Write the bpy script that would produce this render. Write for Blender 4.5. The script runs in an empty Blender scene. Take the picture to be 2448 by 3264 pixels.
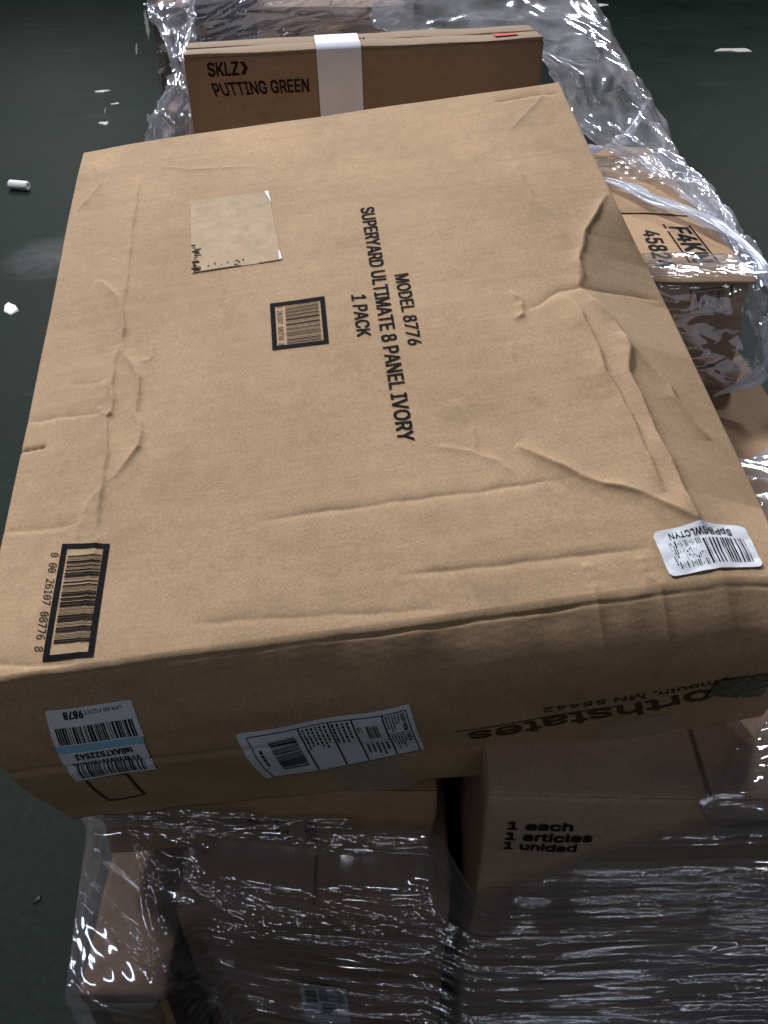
import bpy, bmesh, math, random
import numpy as np
from mathutils import Matrix, Vector
R = math.radians
rng = np.random.default_rng(7)
random.seed(7)
S = bpy.context.scene
C = S.collection

# ------------------------------------------------------------------ camera
cd = bpy.data.cameras.new('camera'); cam = bpy.data.objects.new('camera', cd); C.objects.link(cam)
cam.location = (0, 0, 1.6); cam.rotation_euler = (R(90 - 39), 0, 0)
cd.sensor_fit = 'VERTICAL'; cd.sensor_height = 36; cd.sensor_width = 27; cd.lens = 30
cd.clip_start = 0.02; cd.clip_end = 200
S.camera = cam
# ------------------------------------------------------------------ world (dim hall light) and lamps
w = bpy.data.worlds.new('World'); S.world = w; w.use_nodes = True
w.node_tree.nodes['Background'].inputs[0].default_value = (1, .96, .95, 1)
w.node_tree.nodes['Background'].inputs[1].default_value = .020
def lamp(name, loc, target, sx, sy, power, col):
    l = bpy.data.lights.new(name, 'AREA'); l.shape = 'RECTANGLE'; l.size = sx; l.size_y = sy
    l.energy = power; l.color = col
    o = bpy.data.objects.new(name, l); C.objects.link(o); o.location = loc
    d = Vector(target) - Vector(loc); o.rotation_euler = d.to_track_quat('-Z', 'Y').to_euler()
    return o
COOL = (.97, .97, 1.0)
lamp('overhead_lamp', (-3.1, 3.9, 6.2), (0, 1.0, 1), 1.4, .4, 535, COOL)
lamp('overhead_lamp', (-4.5, 7.5, 5.0), (-1, 4, 0), 1.3, .3, 110, (1, .97, .94))
lamp('overhead_lamp', (3.4, 6.5, 5.0), (1, 2, 0), 1.3, .3, 190, COOL)
lamp('overhead_lamp', (-.8, 9.5, 5.0), (0, 5, 0), 1.3, .3, 190, COOL)
lamp('overhead_lamp', (5.5, 11, 5.0), (3, 9, 0), 1.3, .3, 190, COOL)  # unseen lamp added to brighten the far floor, right
lamp('overhead_lamp', (-4.5, 13, 5.0), (-3, 10, 0), 1.3, .3, 190, COOL)  # likewise added, lifts the far floor on the left
for ly, lz, xs_, pw in ((-6.8, 4.6, (-4.4, -2.2, 0, 2.2, 4.4), 7.5), (-3.2, 4.8, (-2.6, -.7, 1.2, 3.1), 3.2), (-.9, 5.2, (-1.2, .7), 1.4)):      # unseen rows of thin tubes, added behind the viewer for film glints
    for lx in xs_: lamp('glint_tube', (lx, ly, lz), (lx * .5, .4, .6), 1.2, .03, pw, (.88, .92, 1))
V = S.view_settings; V.view_transform = 'Standard'; V.look = 'None'; V.exposure = 0; V.gamma = 1
S.cycles.transparent_max_bounces = 24; S.cycles.max_bounces = 8
S.cycles.use_denoising = True
S.cycles.sample_clamp_indirect = 4

# ------------------------------------------------------------------ node helpers / materials
MATS = {}
def newmat(name):
    m = bpy.data.materials.new(name); m.use_nodes = True; nt = m.node_tree; nt.nodes.clear()
    out = nt.nodes.new('ShaderNodeOutputMaterial'); MATS[name] = m
    return m, nt, out
def N(nt, typ, **kw):
    n = nt.nodes.new(typ)
    for k, v in kw.items():
        if k.startswith('i_'): n.inputs[k[2:].replace('_', ' ')].default_value = v
        else: setattr(n, k, v)
    return n
def ramp(nt, src, p0, c0, p1, c1):
    r = N(nt, 'ShaderNodeValToRGB'); e = r.color_ramp.elements
    e[0].position = p0; e[0].color = c0; e[1].position = p1; e[1].color = c1
    nt.links.new(src, r.inputs[0]); return r
def coords(nt, scale=(1, 1, 1), rot=(0, 0, 0)):
    tc = N(nt, 'ShaderNodeTexCoord'); mp = N(nt, 'ShaderNodeMapping')
    mp.inputs['Scale'].default_value = scale; mp.inputs['Rotation'].default_value = rot
    nt.links.new(tc.outputs['Object'], mp.inputs[0]); return mp.outputs[0]
def g(v): return (v, v, v, 1)

def cardboard(name, col, flute=(6, 160, 6), rough=.82, spec=.18):
    m, nt, out = newmat(name); L = nt.links.new
    b = N(nt, 'ShaderNodeBsdfPrincipled'); L(b.outputs[0], out.inputs[0])
    b.inputs['Roughness'].default_value = rough; b.inputs['Specular IOR Level'].default_value = spec
    big = N(nt, 'ShaderNodeTexNoise', i_Scale=4.5, i_Detail=4, i_Roughness=.6); L(coords(nt), big.inputs['Vector'])
    fl = N(nt, 'ShaderNodeTexNoise', i_Scale=1, i_Detail=3); L(coords(nt, flute), fl.inputs['Vector'])
    fine = N(nt, 'ShaderNodeTexNoise', i_Scale=420, i_Detail=2, i_Roughness=.7); L(coords(nt), fine.inputs['Vector'])
    sp = N(nt, 'ShaderNodeTexNoise', i_Scale=70, i_Detail=3); L(coords(nt), sp.inputs['Vector'])
    def mul(a, lo, hi, src):
        r = ramp(nt, src, .3, g(lo), .7, g(hi)); mx = N(nt, 'ShaderNodeMix', data_type='RGBA', blend_type='MULTIPLY')
        mx.inputs[0].default_value = 1; L(a, mx.inputs[6]); L(r.outputs[0], mx.inputs[7]); return mx.outputs[2]
    rgb = N(nt, 'ShaderNodeRGB'); rgb.outputs[0].default_value = (*col, 1)
    c = mul(rgb.outputs[0], .86, 1.08, big.outputs[0]); c = mul(c, .95, 1.035, fl.outputs[0])
    c = mul(c, .84, 1.14, fine.outputs[0]); c = mul(c, .95, 1.04, sp.outputs[0])
    sm = N(nt, 'ShaderNodeTexNoise', i_Scale=2.6, i_Detail=7, i_Roughness=.72, i_Distortion=1.6); L(coords(nt, (1, 1.6, 1), (0, 0, .6)), sm.inputs['Vector'])
    rs = ramp(nt, sm.outputs[0], .52, g(1), .74, g(.80)); mx = N(nt, 'ShaderNodeMix', data_type='RGBA', blend_type='MULTIPLY'); mx.inputs[0].default_value = 1
    L(c, mx.inputs[6]); L(rs.outputs[0], mx.inputs[7]); c = mx.outputs[2]
    L(c, b.inputs['Base Color'])
    bp = N(nt, 'ShaderNodeBump', i_Strength=.12, i_Distance=.001); ad = N(nt, 'ShaderNodeMath', operation='ADD')
    L(fl.outputs[0], ad.inputs[0]); L(fine.outputs[0], ad.inputs[1]); L(ad.outputs[0], bp.inputs['Height'])
    L(bp.outputs[0], b.inputs['Normal'])
    return m
def plain(name, col, rough=.6, spec=.3, noise=.12, scale=60, bump=.1):
    m, nt, out = newmat(name); L = nt.links.new
    b = N(nt, 'ShaderNodeBsdfPrincipled'); L(b.outputs[0], out.inputs[0])
    b.inputs['Roughness'].default_value = rough; b.inputs['Specular IOR Level'].default_value = spec
    n = N(nt, 'ShaderNodeTexNoise', i_Scale=scale, i_Detail=4, i_Roughness=.65); L(coords(nt), n.inputs['Vector'])
    r = ramp(nt, n.outputs[0], .25, tuple(c * (1 - noise) for c in col) + (1,), .75, tuple(min(1, c * (1 + noise)) for c in col) + (1,))
    L(r.outputs[0], b.inputs['Base Color'])
    bp = N(nt, 'ShaderNodeBump', i_Strength=bump, i_Distance=.002); L(n.outputs[0], bp.inputs['Height']); L(bp.outputs[0], b.inputs['Normal'])
    return m
def film(name, haze0, haze1, refl=.9, rough=.1, scale=(9, 9, 90), bump=.5, tint=(.86, .9, 1.0), bscale=1.0, base=.03):
    m, nt, out = newmat(name); L = nt.links.new
    tr = N(nt, 'ShaderNodeBsdfTransparent'); tr.inputs[0].default_value = (.95, .955, .97, 1)
    df = N(nt, 'ShaderNodeBsdfDiffuse'); df.inputs[0].default_value = (.80, .85, .96, 1)
    tl = N(nt, 'ShaderNodeBsdfTranslucent'); tl.inputs[0].default_value = (.80, .85, .96, 1)
    mw = N(nt, 'ShaderNodeMixShader'); mw.inputs[0].default_value = .5; L(df.outputs[0], mw.inputs[1]); L(tl.outputs[0], mw.inputs[2])
    gl = N(nt, 'ShaderNodeBsdfGlossy'); gl.inputs['Color'].default_value = (*tint, 1); gl.inputs['Roughness'].default_value = rough
    n1 = N(nt, 'ShaderNodeTexNoise', i_Scale=1, i_Detail=5, i_Roughness=.6, i_Distortion=.6); L(coords(nt, scale), n1.inputs['Vector'])
    n2 = N(nt, 'ShaderNodeTexNoise', i_Scale=7, i_Detail=3); L(coords(nt), n2.inputs['Vector'])
    mu = N(nt, 'ShaderNodeMath', operation='MULTIPLY'); L(n1.outputs[0], mu.inputs[0]); L(n2.outputs[0], mu.inputs[1])
    hz = ramp(nt, mu.outputs[0], .16, g(haze0), .38, g(haze1))
    m1 = N(nt, 'ShaderNodeMixShader'); L(hz.outputs[0], m1.inputs[0]); L(tr.outputs[0], m1.inputs[1]); L(mw.outputs[0], m1.inputs[2])
    bp = N(nt, 'ShaderNodeBump', i_Strength=bump, i_Distance=.004 * bscale)
    L(n1.outputs[0], bp.inputs['Height']); L(bp.outputs[0], gl.inputs['Normal'])
    lw = N(nt, 'ShaderNodeLayerWeight', i_Blend=.5); L(bp.outputs[0], lw.inputs['Normal'])
    pw = N(nt, 'ShaderNodeMath', operation='POWER'); L(lw.outputs['Facing'], pw.inputs[0]); pw.inputs[1].default_value = 4
    ml = N(nt, 'ShaderNodeMath', operation='MULTIPLY_ADD', use_clamp=True); L(pw.outputs[0], ml.inputs[0])
    ml.inputs[1].default_value = refl * .9; ml.inputs[2].default_value = base + .04
    m2 = N(nt, 'ShaderNodeMixShader'); L(ml.outputs[0], m2.inputs[0]); L(m1.outputs[0], m2.inputs[1]); L(gl.outputs[0], m2.inputs[2])
    L(m2.outputs[0], out.inputs[0])
    return m

KRAFT = (.44, .303, .188)
M_BIG = cardboard('kraft_big', KRAFT, (3, 150, 3))
M_BOX = cardboard('kraft_stack', (.40, .265, .16), (3, 3, 140))
M_BOX2 = cardboard('kraft_reddish', (.40, .265, .19), (3, 3, 140))
M_BOX3 = cardboard('kraft_grey', (.45, .325, .255), (3, 3, 140))
M_BOXC = cardboard('kraft_shade_tone', (.155, .105, .078), (3, 3, 140))  # narrow carton: kraft darkened, its shade put into the colour
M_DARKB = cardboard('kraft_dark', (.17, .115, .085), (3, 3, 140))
M_INK = plain('black_ink', (.009, .0085, .011), .8, .06, .3, 160, .02)
M_INKF = plain('brown_black_ink', (.022, .013, .009), .8, .06, .3, 160, .02)
M_INKD = plain('faded_brown_ink', (.085, .052, .032), .8, .06, .3, 160, .02)
M_RED = plain('red_ink', (.45, .06, .05), .6, .2, .25, 160, .02)
M_WHITE = plain('white_label_paper', (.72, .76, .84), .42, .4, .05, 60, .12)
M_WHITE2 = plain('white_tape_paper', (.66, .70, .82), .5, .3, .06, 25, .1)
M_BLUE = plain('pale_blue_print', (.27, .55, .80), .45, .4, .05, 60, .05)
M_NAVY = plain('navy_wrap', (.012, .016, .04), .3, .5, .3, 20, .3)
M_BLACK = plain('black_plastic', (.012, .012, .014), .35, .5, .3, 30, .5)
M_FOAM = plain('white_foam', (.62, .64, .65), .8, .2, .08, 90, .4)
M_LITTER = plain('paper_scrap', (.42, .43, .39), .8, .2, .15, 90, .4)
M_TAPE = film('clear_packing_tape', .06, .16, .8, .16, (30, 8, 30), .2, (1, .95, .9), base=.05)
M_TAPEB = plain('brown_packing_tape', (.33, .215, .12), .22, .5, .1, 30, .25)
M_FILM = film('stretch_film', .03, .17, .8, .055, (6, 6, 60), .0, base=.17)
M_FILM2 = film('crumpled_stretch_film', .20, .62, .9, .15, (12, 12, 16), .12, base=.10)
M_FILM3 = film('twisted_stretch_film', .5, .85, 1.0, .22, (30, 30, 30), .5)
M_PATCH = plain('glued_paper_patch', (.44, .325, .215), .75, .2, .16, 55, .3)
M_GREEN = plain('greenish_plastic', (.075, .095, .06), .3, .5, .4, 60, .8)
M_TAPE2 = film('hazy_packing_tape', .16, .34, .7, .2, (30, 8, 30), .2, (1, .95, .95), base=.04)

def floor_material():
    m, nt, out = newmat('painted_concrete_floor'); L = nt.links.new
    b = N(nt, 'ShaderNodeBsdfPrincipled'); L(b.outputs[0], out.inputs[0])
    n = N(nt, 'ShaderNodeTexNoise', i_Scale=.55, i_Detail=8, i_Roughness=.68, i_Distortion=.4); L(coords(nt), n.inputs['Vector'])
    f = N(nt, 'ShaderNodeTexNoise', i_Scale=60, i_Detail=4, i_Roughness=.7); L(coords(nt), f.inputs['Vector'])
    s = N(nt, 'ShaderNodeTexNoise', i_Scale=1, i_Detail=6, i_Roughness=.7, i_Distortion=1.5); L(coords(nt, (1.2, 5, 1), (0, 0, .5)), s.inputs['Vector'])
    c1 = ramp(nt, n.outputs[0], .3, (.0045, .0086, .0072, 1), .72, (.0108, .0186, .0158, 1))
    sc = ramp(nt, s.outputs[0], .58, g(0), .80, g(.55))
    mx = N(nt, 'ShaderNodeMix', data_type='RGBA'); L(sc.outputs[0], mx.inputs[0]); L(c1.outputs[0], mx.inputs[6]); mx.inputs[7].default_value = (.045, .05, .05, 1)
    sp = ramp(nt, f.outputs[0], .35, g(.7), .7, g(1.2))
    my = N(nt, 'ShaderNodeMix', data_type='RGBA', blend_type='MULTIPLY'); my.inputs[0].default_value = 1; L(mx.outputs[2], my.inputs[6]); L(sp.outputs[0], my.inputs[7])
    # one pale worn patch beside the load
    tc = N(nt, 'ShaderNodeTexCoord'); mp = N(nt, 'ShaderNodeMapping', vector_type='TEXTURE'); mp.inputs['Location'].default_value = (-1.58, 3.9, 0); mp.inputs['Scale'].default_value = (.28, .38, 1)
    L(tc.outputs['Object'], mp.inputs[0]); gr = N(nt, 'ShaderNodeTexGradient', gradient_type='SPHERICAL'); L(mp.outputs[0], gr.inputs[0])
    w_ = N(nt, 'ShaderNodeTexNoise', i_Scale=7, i_Detail=5, i_Distortion=1); L(coords(nt), w_.inputs['Vector'])
    mm = N(nt, 'ShaderNodeMath', operation='MULTIPLY'); L(gr.outputs[1], mm.inputs[0]); L(w_.outputs[0], mm.inputs[1])
    mr = ramp(nt, mm.outputs[0], .1, g(0), .5, g(.22))
    mz = N(nt, 'ShaderNodeMix', data_type='RGBA'); L(mr.outputs[0], mz.inputs[0]); L(my.outputs[2], mz.inputs[6]); mz.inputs[7].default_value = (.2, .21, .22, 1)
    L(mz.outputs[2], b.inputs['Base Color'])
    rr = ramp(nt, n.outputs[0], .3, g(.50), .7, g(.68)); L(rr.outputs[0], b.inputs['Roughness'])
    b.inputs['Specular IOR Level'].default_value = .06
    bp = N(nt, 'ShaderNodeBump', i_Strength=.15, i_Distance=.003); L(f.outputs[0], bp.inputs['Height']); L(bp.outputs[0], b.inputs['Normal'])
    return m
M_FLOOR = floor_material()

# ------------------------------------------------------------------ object helpers
def tag(o, label=None, cat=None, group=None, kind=None):
    if label: o['label'] = label
    if cat: o['category'] = cat
    if group: o['group'] = group
    if kind: o['kind'] = kind
    return o
def mesh_obj(name, verts, faces, mat, parent=None, smooth=False):
    me = bpy.data.meshes.new(name); me.from_pydata([tuple(map(float, v)) for v in verts], [], faces); me.update()
    if smooth: me.polygons.foreach_set('use_smooth', [True] * len(me.polygons))
    me.materials.append(mat); o = bpy.data.objects.new(name, me); C.objects.link(o)
    if parent: o.parent = parent
    return o
def grid_faces(nu, nv, base=0, closed_v=False):
    i = np.arange(nu - 1)[:, None]; j = np.arange(nv if closed_v else nv - 1)[None, :]
    j2 = (j + 1) % nv
    a = base + i * nv + j; b = base + (i + 1) * nv + j; c = base + (i + 1) * nv + j2; d = base + i * nv + j2
    return np.stack([a, b, c, d], -1).reshape(-1, 4)
def grid_obj(name, P, mat, parent=None, smooth=True, closed_v=False, caps=False):
    nu, nv = P.shape[:2]; q = grid_faces(nu, nv, 0, closed_v)
    me = bpy.data.meshes.new(name); vs = P.reshape(-1, 3)
    ncap = 2 if caps else 0
    me.vertices.add(len(vs)); me.vertices.foreach_set('co', vs.astype(np.float32).ravel())
    loops = list(q.ravel()) if caps else q.ravel()
    if caps:
        loops = np.concatenate([q.ravel(), np.arange(nv), (nu - 1) * nv + np.arange(nv)[::-1]])
    me.loops.add(len(loops)); me.loops.foreach_set('vertex_index', np.asarray(loops, dtype=np.int32))
    me.polygons.add(len(q) + ncap)
    st = np.arange(len(q)) * 4
    if caps: st = np.concatenate([st, [len(q) * 4, len(q) * 4 + nv]])
    me.polygons.foreach_set('loop_start', st.astype(np.int32))
    sm = np.full(len(st), smooth)
    if caps: sm[-2:] = False
    me.polygons.foreach_set('use_smooth', sm)
    me.update(calc_edges=True); me.validate()
    me.materials.append(mat); o = bpy.data.objects.new(name, me); C.objects.link(o)
    if parent: o.parent = parent
    return o
def empty(name, loc=(0, 0, 0), rot=(0, 0, 0), **kw):
    o = bpy.data.objects.new(name, None); C.objects.link(o); o.location = loc; o.rotation_euler = rot
    o.empty_display_size = .05
    return tag(o, **kw)

# ---- flat print laid on any surface: quad = (base start, base end, top start, top end) in the surface's own 2D coordinates
def bil(quad, a, b):
    q = np.array(quad, float); a = a[..., None]; b = b[..., None]
    return (q[0] * (1 - a) + q[1] * a) * (1 - b) + (q[2] * (1 - a) + q[3] * a) * b
def bundled(fn):
    try: return bpy.data.fonts.load(bpy.utils.system_resource('DATAFILES', path='fonts') + '/' + fn)
    except Exception: return None
F_SANS, F_MONO = bundled('Inter.woff2'), bundled('DejaVuSansMono.woff2')
_CACHE = {}
def text_mesh(txt, font=None):
    """letter outlines filled by their winding number (a clean fill for any font)"""
    from mathutils.geometry import delaunay_2d_cdt
    font = font or F_SANS; key = (txt, font.name if font else '')
    if key in _CACHE: return _CACHE[key]
    def outline(t):
        cu = bpy.data.curves.new('t', 'FONT'); cu.body = t; cu.resolution_u = 3; cu.fill_mode = 'NONE'
        if font: cu.font = font
        o = bpy.data.objects.new('t', cu); C.objects.link(o)
        dg = bpy.context.evaluated_depsgraph_get(); me = o.evaluated_get(dg).to_mesh()
        v = np.array([q.co[:2] for q in me.vertices]); e = [tuple(q.vertices) for q in me.edges]
        o.evaluated_get(dg).to_mesh_clear(); bpy.data.objects.remove(o); bpy.data.curves.remove(cu)
        return v, e
    v, e = outline(txt)
    r = delaunay_2d_cdt([Vector(q) for q in v], e, [], 0, 1e-6)
    P = np.array([q[:] for q in r[0]]); T = np.array([f for f in r[2] if len(f) == 3])
    c = P[T].mean(1); wn = np.zeros(len(c))
    for a, b in e:                       # winding number of each triangle's centre
        A, B = v[a], v[b]; up = (A[1] <= c[:, 1]) & (B[1] > c[:, 1]); dn = (A[1] > c[:, 1]) & (B[1] <= c[:, 1])
        left = (B[0] - A[0]) * (c[:, 1] - A[1]) - (c[:, 0] - A[0]) * (B[1] - A[1])
        wn += (up & (left > 0)).astype(int) - (dn & (left < 0)).astype(int)
    T = T[np.abs(wn) > .5]
    h, _ = outline('H'); _CACHE[key] = (P, T.tolist(), h[:, 1].max()); return _CACHE[key]
class Print:
    """collects flat ink marks for one surface function surf(uv Nx2, lift) -> Nx3"""
    def __init__(s, surf, lift=.0007): s.surf = surf; s.lift = lift; s.v = []; s.f = []; s.n = 0
    def add(s, uv, faces):
        P = s.surf(np.asarray(uv, float), s.lift); s.v.append(P); s.f += [[i + s.n for i in f] for f in faces]; s.n += len(P)
    def text(s, txt, quad, bold=0.0, font=None):
        vs, fs, cap = text_mesh(txt, font); used = vs[np.unique(np.array(fs).ravel())]
        lo = used.min(0); hi = used.max(0); b0, b1 = 0.0, cap
        a = (vs[:, 0] - lo[0]) / (hi[0] - lo[0]); b = (vs[:, 1] - b0) / (b1 - b0)
        if bold:                     # heavier strokes: the same letters set four times, a hair apart
            l0 = s.lift; dx = bold * 1.1 / (hi[0] - lo[0]); dy = bold * 1.1 / (b1 - b0)
            for k, (sa, sb) in enumerate(((-1, -1), (1, -1), (-1, 1), (1, 1))):
                s.lift = l0 + k * 6e-5; s.add(bil(quad, a + sa * dx, b + sb * dy), fs)
            s.lift = l0
        else: s.add(bil(quad, a, b), fs)
    def rect(s, quad, a0=0, a1=1, b0=0, b1=1, na=1, nb=1):
        a, b = np.meshgrid(np.linspace(a0, a1, na + 1), np.linspace(b0, b1, nb + 1), indexing='ij')
        s.add(bil(quad, a.ravel(), b.ravel()), grid_faces(na + 1, nb + 1).tolist())
    def frame(s, quad, ta, tb, n=14):
        s.rect(quad, 0, 1, 0, tb, n, 2); s.rect(quad, 0, 1, 1 - tb, 1, n, 2)
        s.rect(quad, 0, ta, tb, 1 - tb, 2, n); s.rect(quad, 1 - ta, 1, tb, 1 - tb, 2, n)
    def bars(s, quad, n, seed, along='a', nb=10, fill=.5, gaps=0.0):
        r = random.Random(seed); w = [r.choice((1, 1, 1, 2, 2, 3)) for _ in range(2 * n + 1)]; t = 0; tot = sum(w)
        for i, k in enumerate(w):
            if i % 2 == 0:
                e = (t + k * (.5 + fill)) / tot; b0, b1 = 0, 1
                if gaps and r.random() < gaps:
                    b0 = r.uniform(0, .7); b1 = b0 + r.uniform(.1, .4)
                if along == 'a': s.rect(quad, t / tot, min(1, e), b0, min(1, b1), 1, nb)
                else: s.rect(quad, b0, min(1, b1), t / tot, min(1, e), nb, 1)
            t += k
    def lines(s, quad, n, seed, words=True):
        """rows of tiny illegible type as short dashes"""
        r = random.Random(seed)
        for i in range(n):
            b0 = (n - i - .75) / n; b1 = b0 + .45 / n; a = 0
            end = r.uniform(.45, 1)
            while a < end:
                l = r.uniform(.04, .16); s.rect(quad, a, min(end, a + l), b0, b1); a += l + .04
    def build(s, name, mat, parent):
        return mesh_obj(name, np.concatenate(s.v), s.f, mat, parent)
def sheet(name, surf, quad, mat, parent, na=24, nb=24, lift=.0005, corner=0.0, curl=None, smooth=True, thick=.0003):
    """a sticker: bilinear patch laid on the surface, corners optionally rounded"""
    a, b = np.meshgrid(np.linspace(0, 1, na), np.linspace(0, 1, nb), indexing='ij')
    if corner:
        q = np.array(quad); la = np.linalg.norm(q[1] - q[0]); lb = np.linalg.norm(q[2] - q[0])
        X = (a - .5) * la; Y = (b - .5) * lb; hx, hy = la / 2 - corner, lb / 2 - corner
        dx = np.maximum(np.abs(X) - hx, 0); dy = np.maximum(np.abs(Y) - hy, 0); d = np.hypot(dx, dy) + 1e-9
        k = np.where((dx > 0) & (dy > 0), np.maximum(dx, dy) / d, 1.0)
        X = np.sign(X) * (np.minimum(np.abs(X), hx) + dx * k); Y = np.sign(Y) * (np.minimum(np.abs(Y), hy) + dy * k)
        a = X / la + .5; b = Y / lb + .5
    uv = bil(quad, a.ravel(), b.ravel()); P = surf(uv, lift)
    if curl is not None: P = P + curl(a.ravel(), b.ravel())
    return grid_obj(name, P.reshape(na, nb, 3), mat, parent, smooth)

def wavenoise(x, y, seed, scale, n=9):
    r = np.random.default_rng(seed); o = np.zeros(np.broadcast(x, y).shape)
    for i in range(n):
        a = r.uniform(0, 6.283); k = 6.283 / (scale * r.uniform(.5, 1.6)); o = o + np.sin((x * np.cos(a) + y * np.sin(a)) * k + r.uniform(0, 6.283))
    return o / math.sqrt(n)

# ------------------------------------------------------------------ floor
fv = [(-40, -6, 0), (40, -6, 0), (40, 60, 0), (-40, 60, 0)]
floor = mesh_obj('floor', fv, [(0, 1, 2, 3)], M_FLOOR); tag(floor, kind='structure')
def blotch(name, cx, cy, lx, ly, rot, mat, seed, n=22, z=.003):
    r = random.Random(seed); vs = []
    for i in range(n):
        t = 2 * math.pi * i / n; k = r.uniform(.6, 1.1); x, y = lx * math.cos(t) * k, ly * math.sin(t) * k
        vs.append((cx + x * math.cos(rot) - y * math.sin(rot), cy + x * math.sin(rot) + y * math.cos(rot), z))
    o = mesh_obj(name, vs, [list(range(n))], mat, floor); return o
M_SCUFF = plain('pale_floor_scuff', (.10, .11, .10), .8, .2, .4, 12, .1)
for i, (x, y, lx, ly, ro) in enumerate(((-2.42, 9.9, .022, .9, .24), (-2.23, 8.6, .010, .3, .22), (-1.98, 6.5, .007, .10, .2))):
    blotch('paint_streak', x, y, lx, ly, ro, M_SCUFF, 40 + i)

# ------------------------------------------------------------------ the big carton on top
BW, BL = .68, .832
D = np.array([-.34108, .45427, 1.04829])
EX = np.array([.99053, .07930, .11207]); EY = np.array([-.10341, .96790, .22908]); EN = np.array([-.09031, -.23850, .96693])
BC = np.array([BW / 2, BL / 2, -.19])                    # local origin: middle of the base
def interp_poly(pts, step=.006, jit=.0008, seed=0):
    r = np.random.default_rng(seed); pts = np.array(pts); out = [pts[0]]
    for a, b in zip(pts[:-1], pts[1:]):
        n = max(1, int(np.linalg.norm(b - a) / (step * 2.2)))
        for k in range(1, n + 1):
            p = a + (b - a) * k / n; out.append(p + r.normal(0, jit, 2) * (k < n))
    return np.array(out)
# creases pressed into the lid: (points, ridge height, width on one side, width on the other)
CREASES = [
 ([(.09, .736), (.09, .686), (.09, .634), (.09, .573), (.09, .536), (.091, .496), (.09, .464)], .0022, .011, .0032),
 ([(.053, .526), (.07, .505), (.082, .484), (.088, .465), (.095, .424), (.093, .41), (.097, .39), (.112, .358), (.118, .341), (.119, .319), (.118, .288), (.126, .259), (.125, .24), (.116, .225), (.106, .208), (.096, .2)], .0040, .013, .0038),
 ([(.092, .398), (.087, .37), (.088, .336), (.093, .312), (.092, .292), (.087, .288), (.091, .258), (.094, .235), (.092, .215), (.093, .196), (.092, .179), (.092, .156), (.093, .129)], .0040, .013, .0038),
 ([(.093, .15), (.092, .08), (.09, .03), (.089, .008)], .0016, .008, .0030),
 ([(.094, .193), (.079, .176), (.075, .154), (.074, .136)], .0012, .003, .008),
 ([(.077, .305), (.084, .293), (.093, .293)], .0014, .003, .006),
 ([(.128, .4), (.128, .37), (.116, .368)], .0012, .003, .006),
 ([(.019, .795), (.031, .763), (.036, .733), (.023, .703), (.01, .679)], .0018, .003, .012),
 ([(.581, .646), (.585, .56), (.596, .531), (.607, .472), (.608, .454)], .0026, .014, .004),
 ([(.675, .552), (.658, .526), (.629, .482), (.621, .457), (.61, .433), (.608, .408), (.599, .388)], .0046, .011, .0042),
 ([(.599, .388), (.607, .368), (.617, .34), (.622, .311), (.629, .283), (.639, .258), (.645, .241), (.645, .225), (.652, .2), (.661, .178)], .0060, .012, .0042),
 ([(.58, .379), (.588, .356), (.593, .3), (.592, .251), (.597, .218), (.6, .175), (.602, .135), (.604, .096)], .0064, .016, .0042),
 ([(.622, .309), (.623, .284), (.614, .247), (.616, .214), (.617, .182), (.617, .152), (.62, .132), (.62, .093), (.623, .069), (.624, .05)], .0072, .014, .0042),
 ([(.537, .362), (.578, .386), (.598, .386), (.635, .394), (.676, .401)], -.0022, .004, .009),
 ([(.488, .176), (.508, .156), (.526, .139), (.538, .126), (.555, .114), (.57, .108), (.586, .099), (.602, .083), (.618, .067), (.633, .057)], .0046, .005, .016),
 ([(.24, .129), (.351, .129), (.405, .129), (.459, .129), (.502, .129), (.538, .127)], -.0015, .007, .005),
 ([(.36, .05), (.424, .048), (.484, .045), (.524, .044), (.576, .043)], -.0018, .008, .005),
 ([(.518, .037), (.521, .015), (.519, .0)], .0014, .004, .008),
 ([(.564, .037), (.566, .017), (.576, .002)], .0016, .006, .006),
 ([(.413, .188), (.445, .176), (.469, .16), (.481, .14)], .0012, .008, .005),
 ([(.458, .57), (.464, .506), (.478, .425)], .0011, .008, .006),
 ([(.525, .396), (.534, .376), (.53, .353), (.52, .348)], .0030, .008, .004),
 ([(.509, .315), (.509, .268), (.522, .222)], .0014, .008, .005),
 ([(.656, .808), (.63, .776), (.589, .726)], .0012, .006, .006),
 ([(.58, .80), (.64, .806), (.675, .80)], -.002, .004, .010),
 ([(.04, .35), (.07, .345), (.086, .35)], -.0008, .006, .006),
 ([(.0, .305), (.05, .30), (.085, .297)], -.0014, .004, .010),
 ([(.0, .262), (.014, .262), (.028, .263)], -.0040, .0016, .0036),
 ([(.0, .16), (.04, .155), (.075, .156)], -.0012, .005, .010),
 ([(.01, .02), (.05, .012), (.09, .008)], -.0016, .005, .010),
 ([(.18, .03), (.28, .022), (.4, .012)], -.0012, .010, .006),
 ([(.44, .245), (.452, .205), (.45, .175)], .0010, .006, .004),
 ([(.13, .79), (.125, .75), (.16, .735), (.24, .725)], .0008, .006, .006),
]
NX, NY = 520, 610
gx = np.linspace(.003, BW - .003, NX); gy = np.linspace(BL - .003, .006, NY)      # back to front
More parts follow.
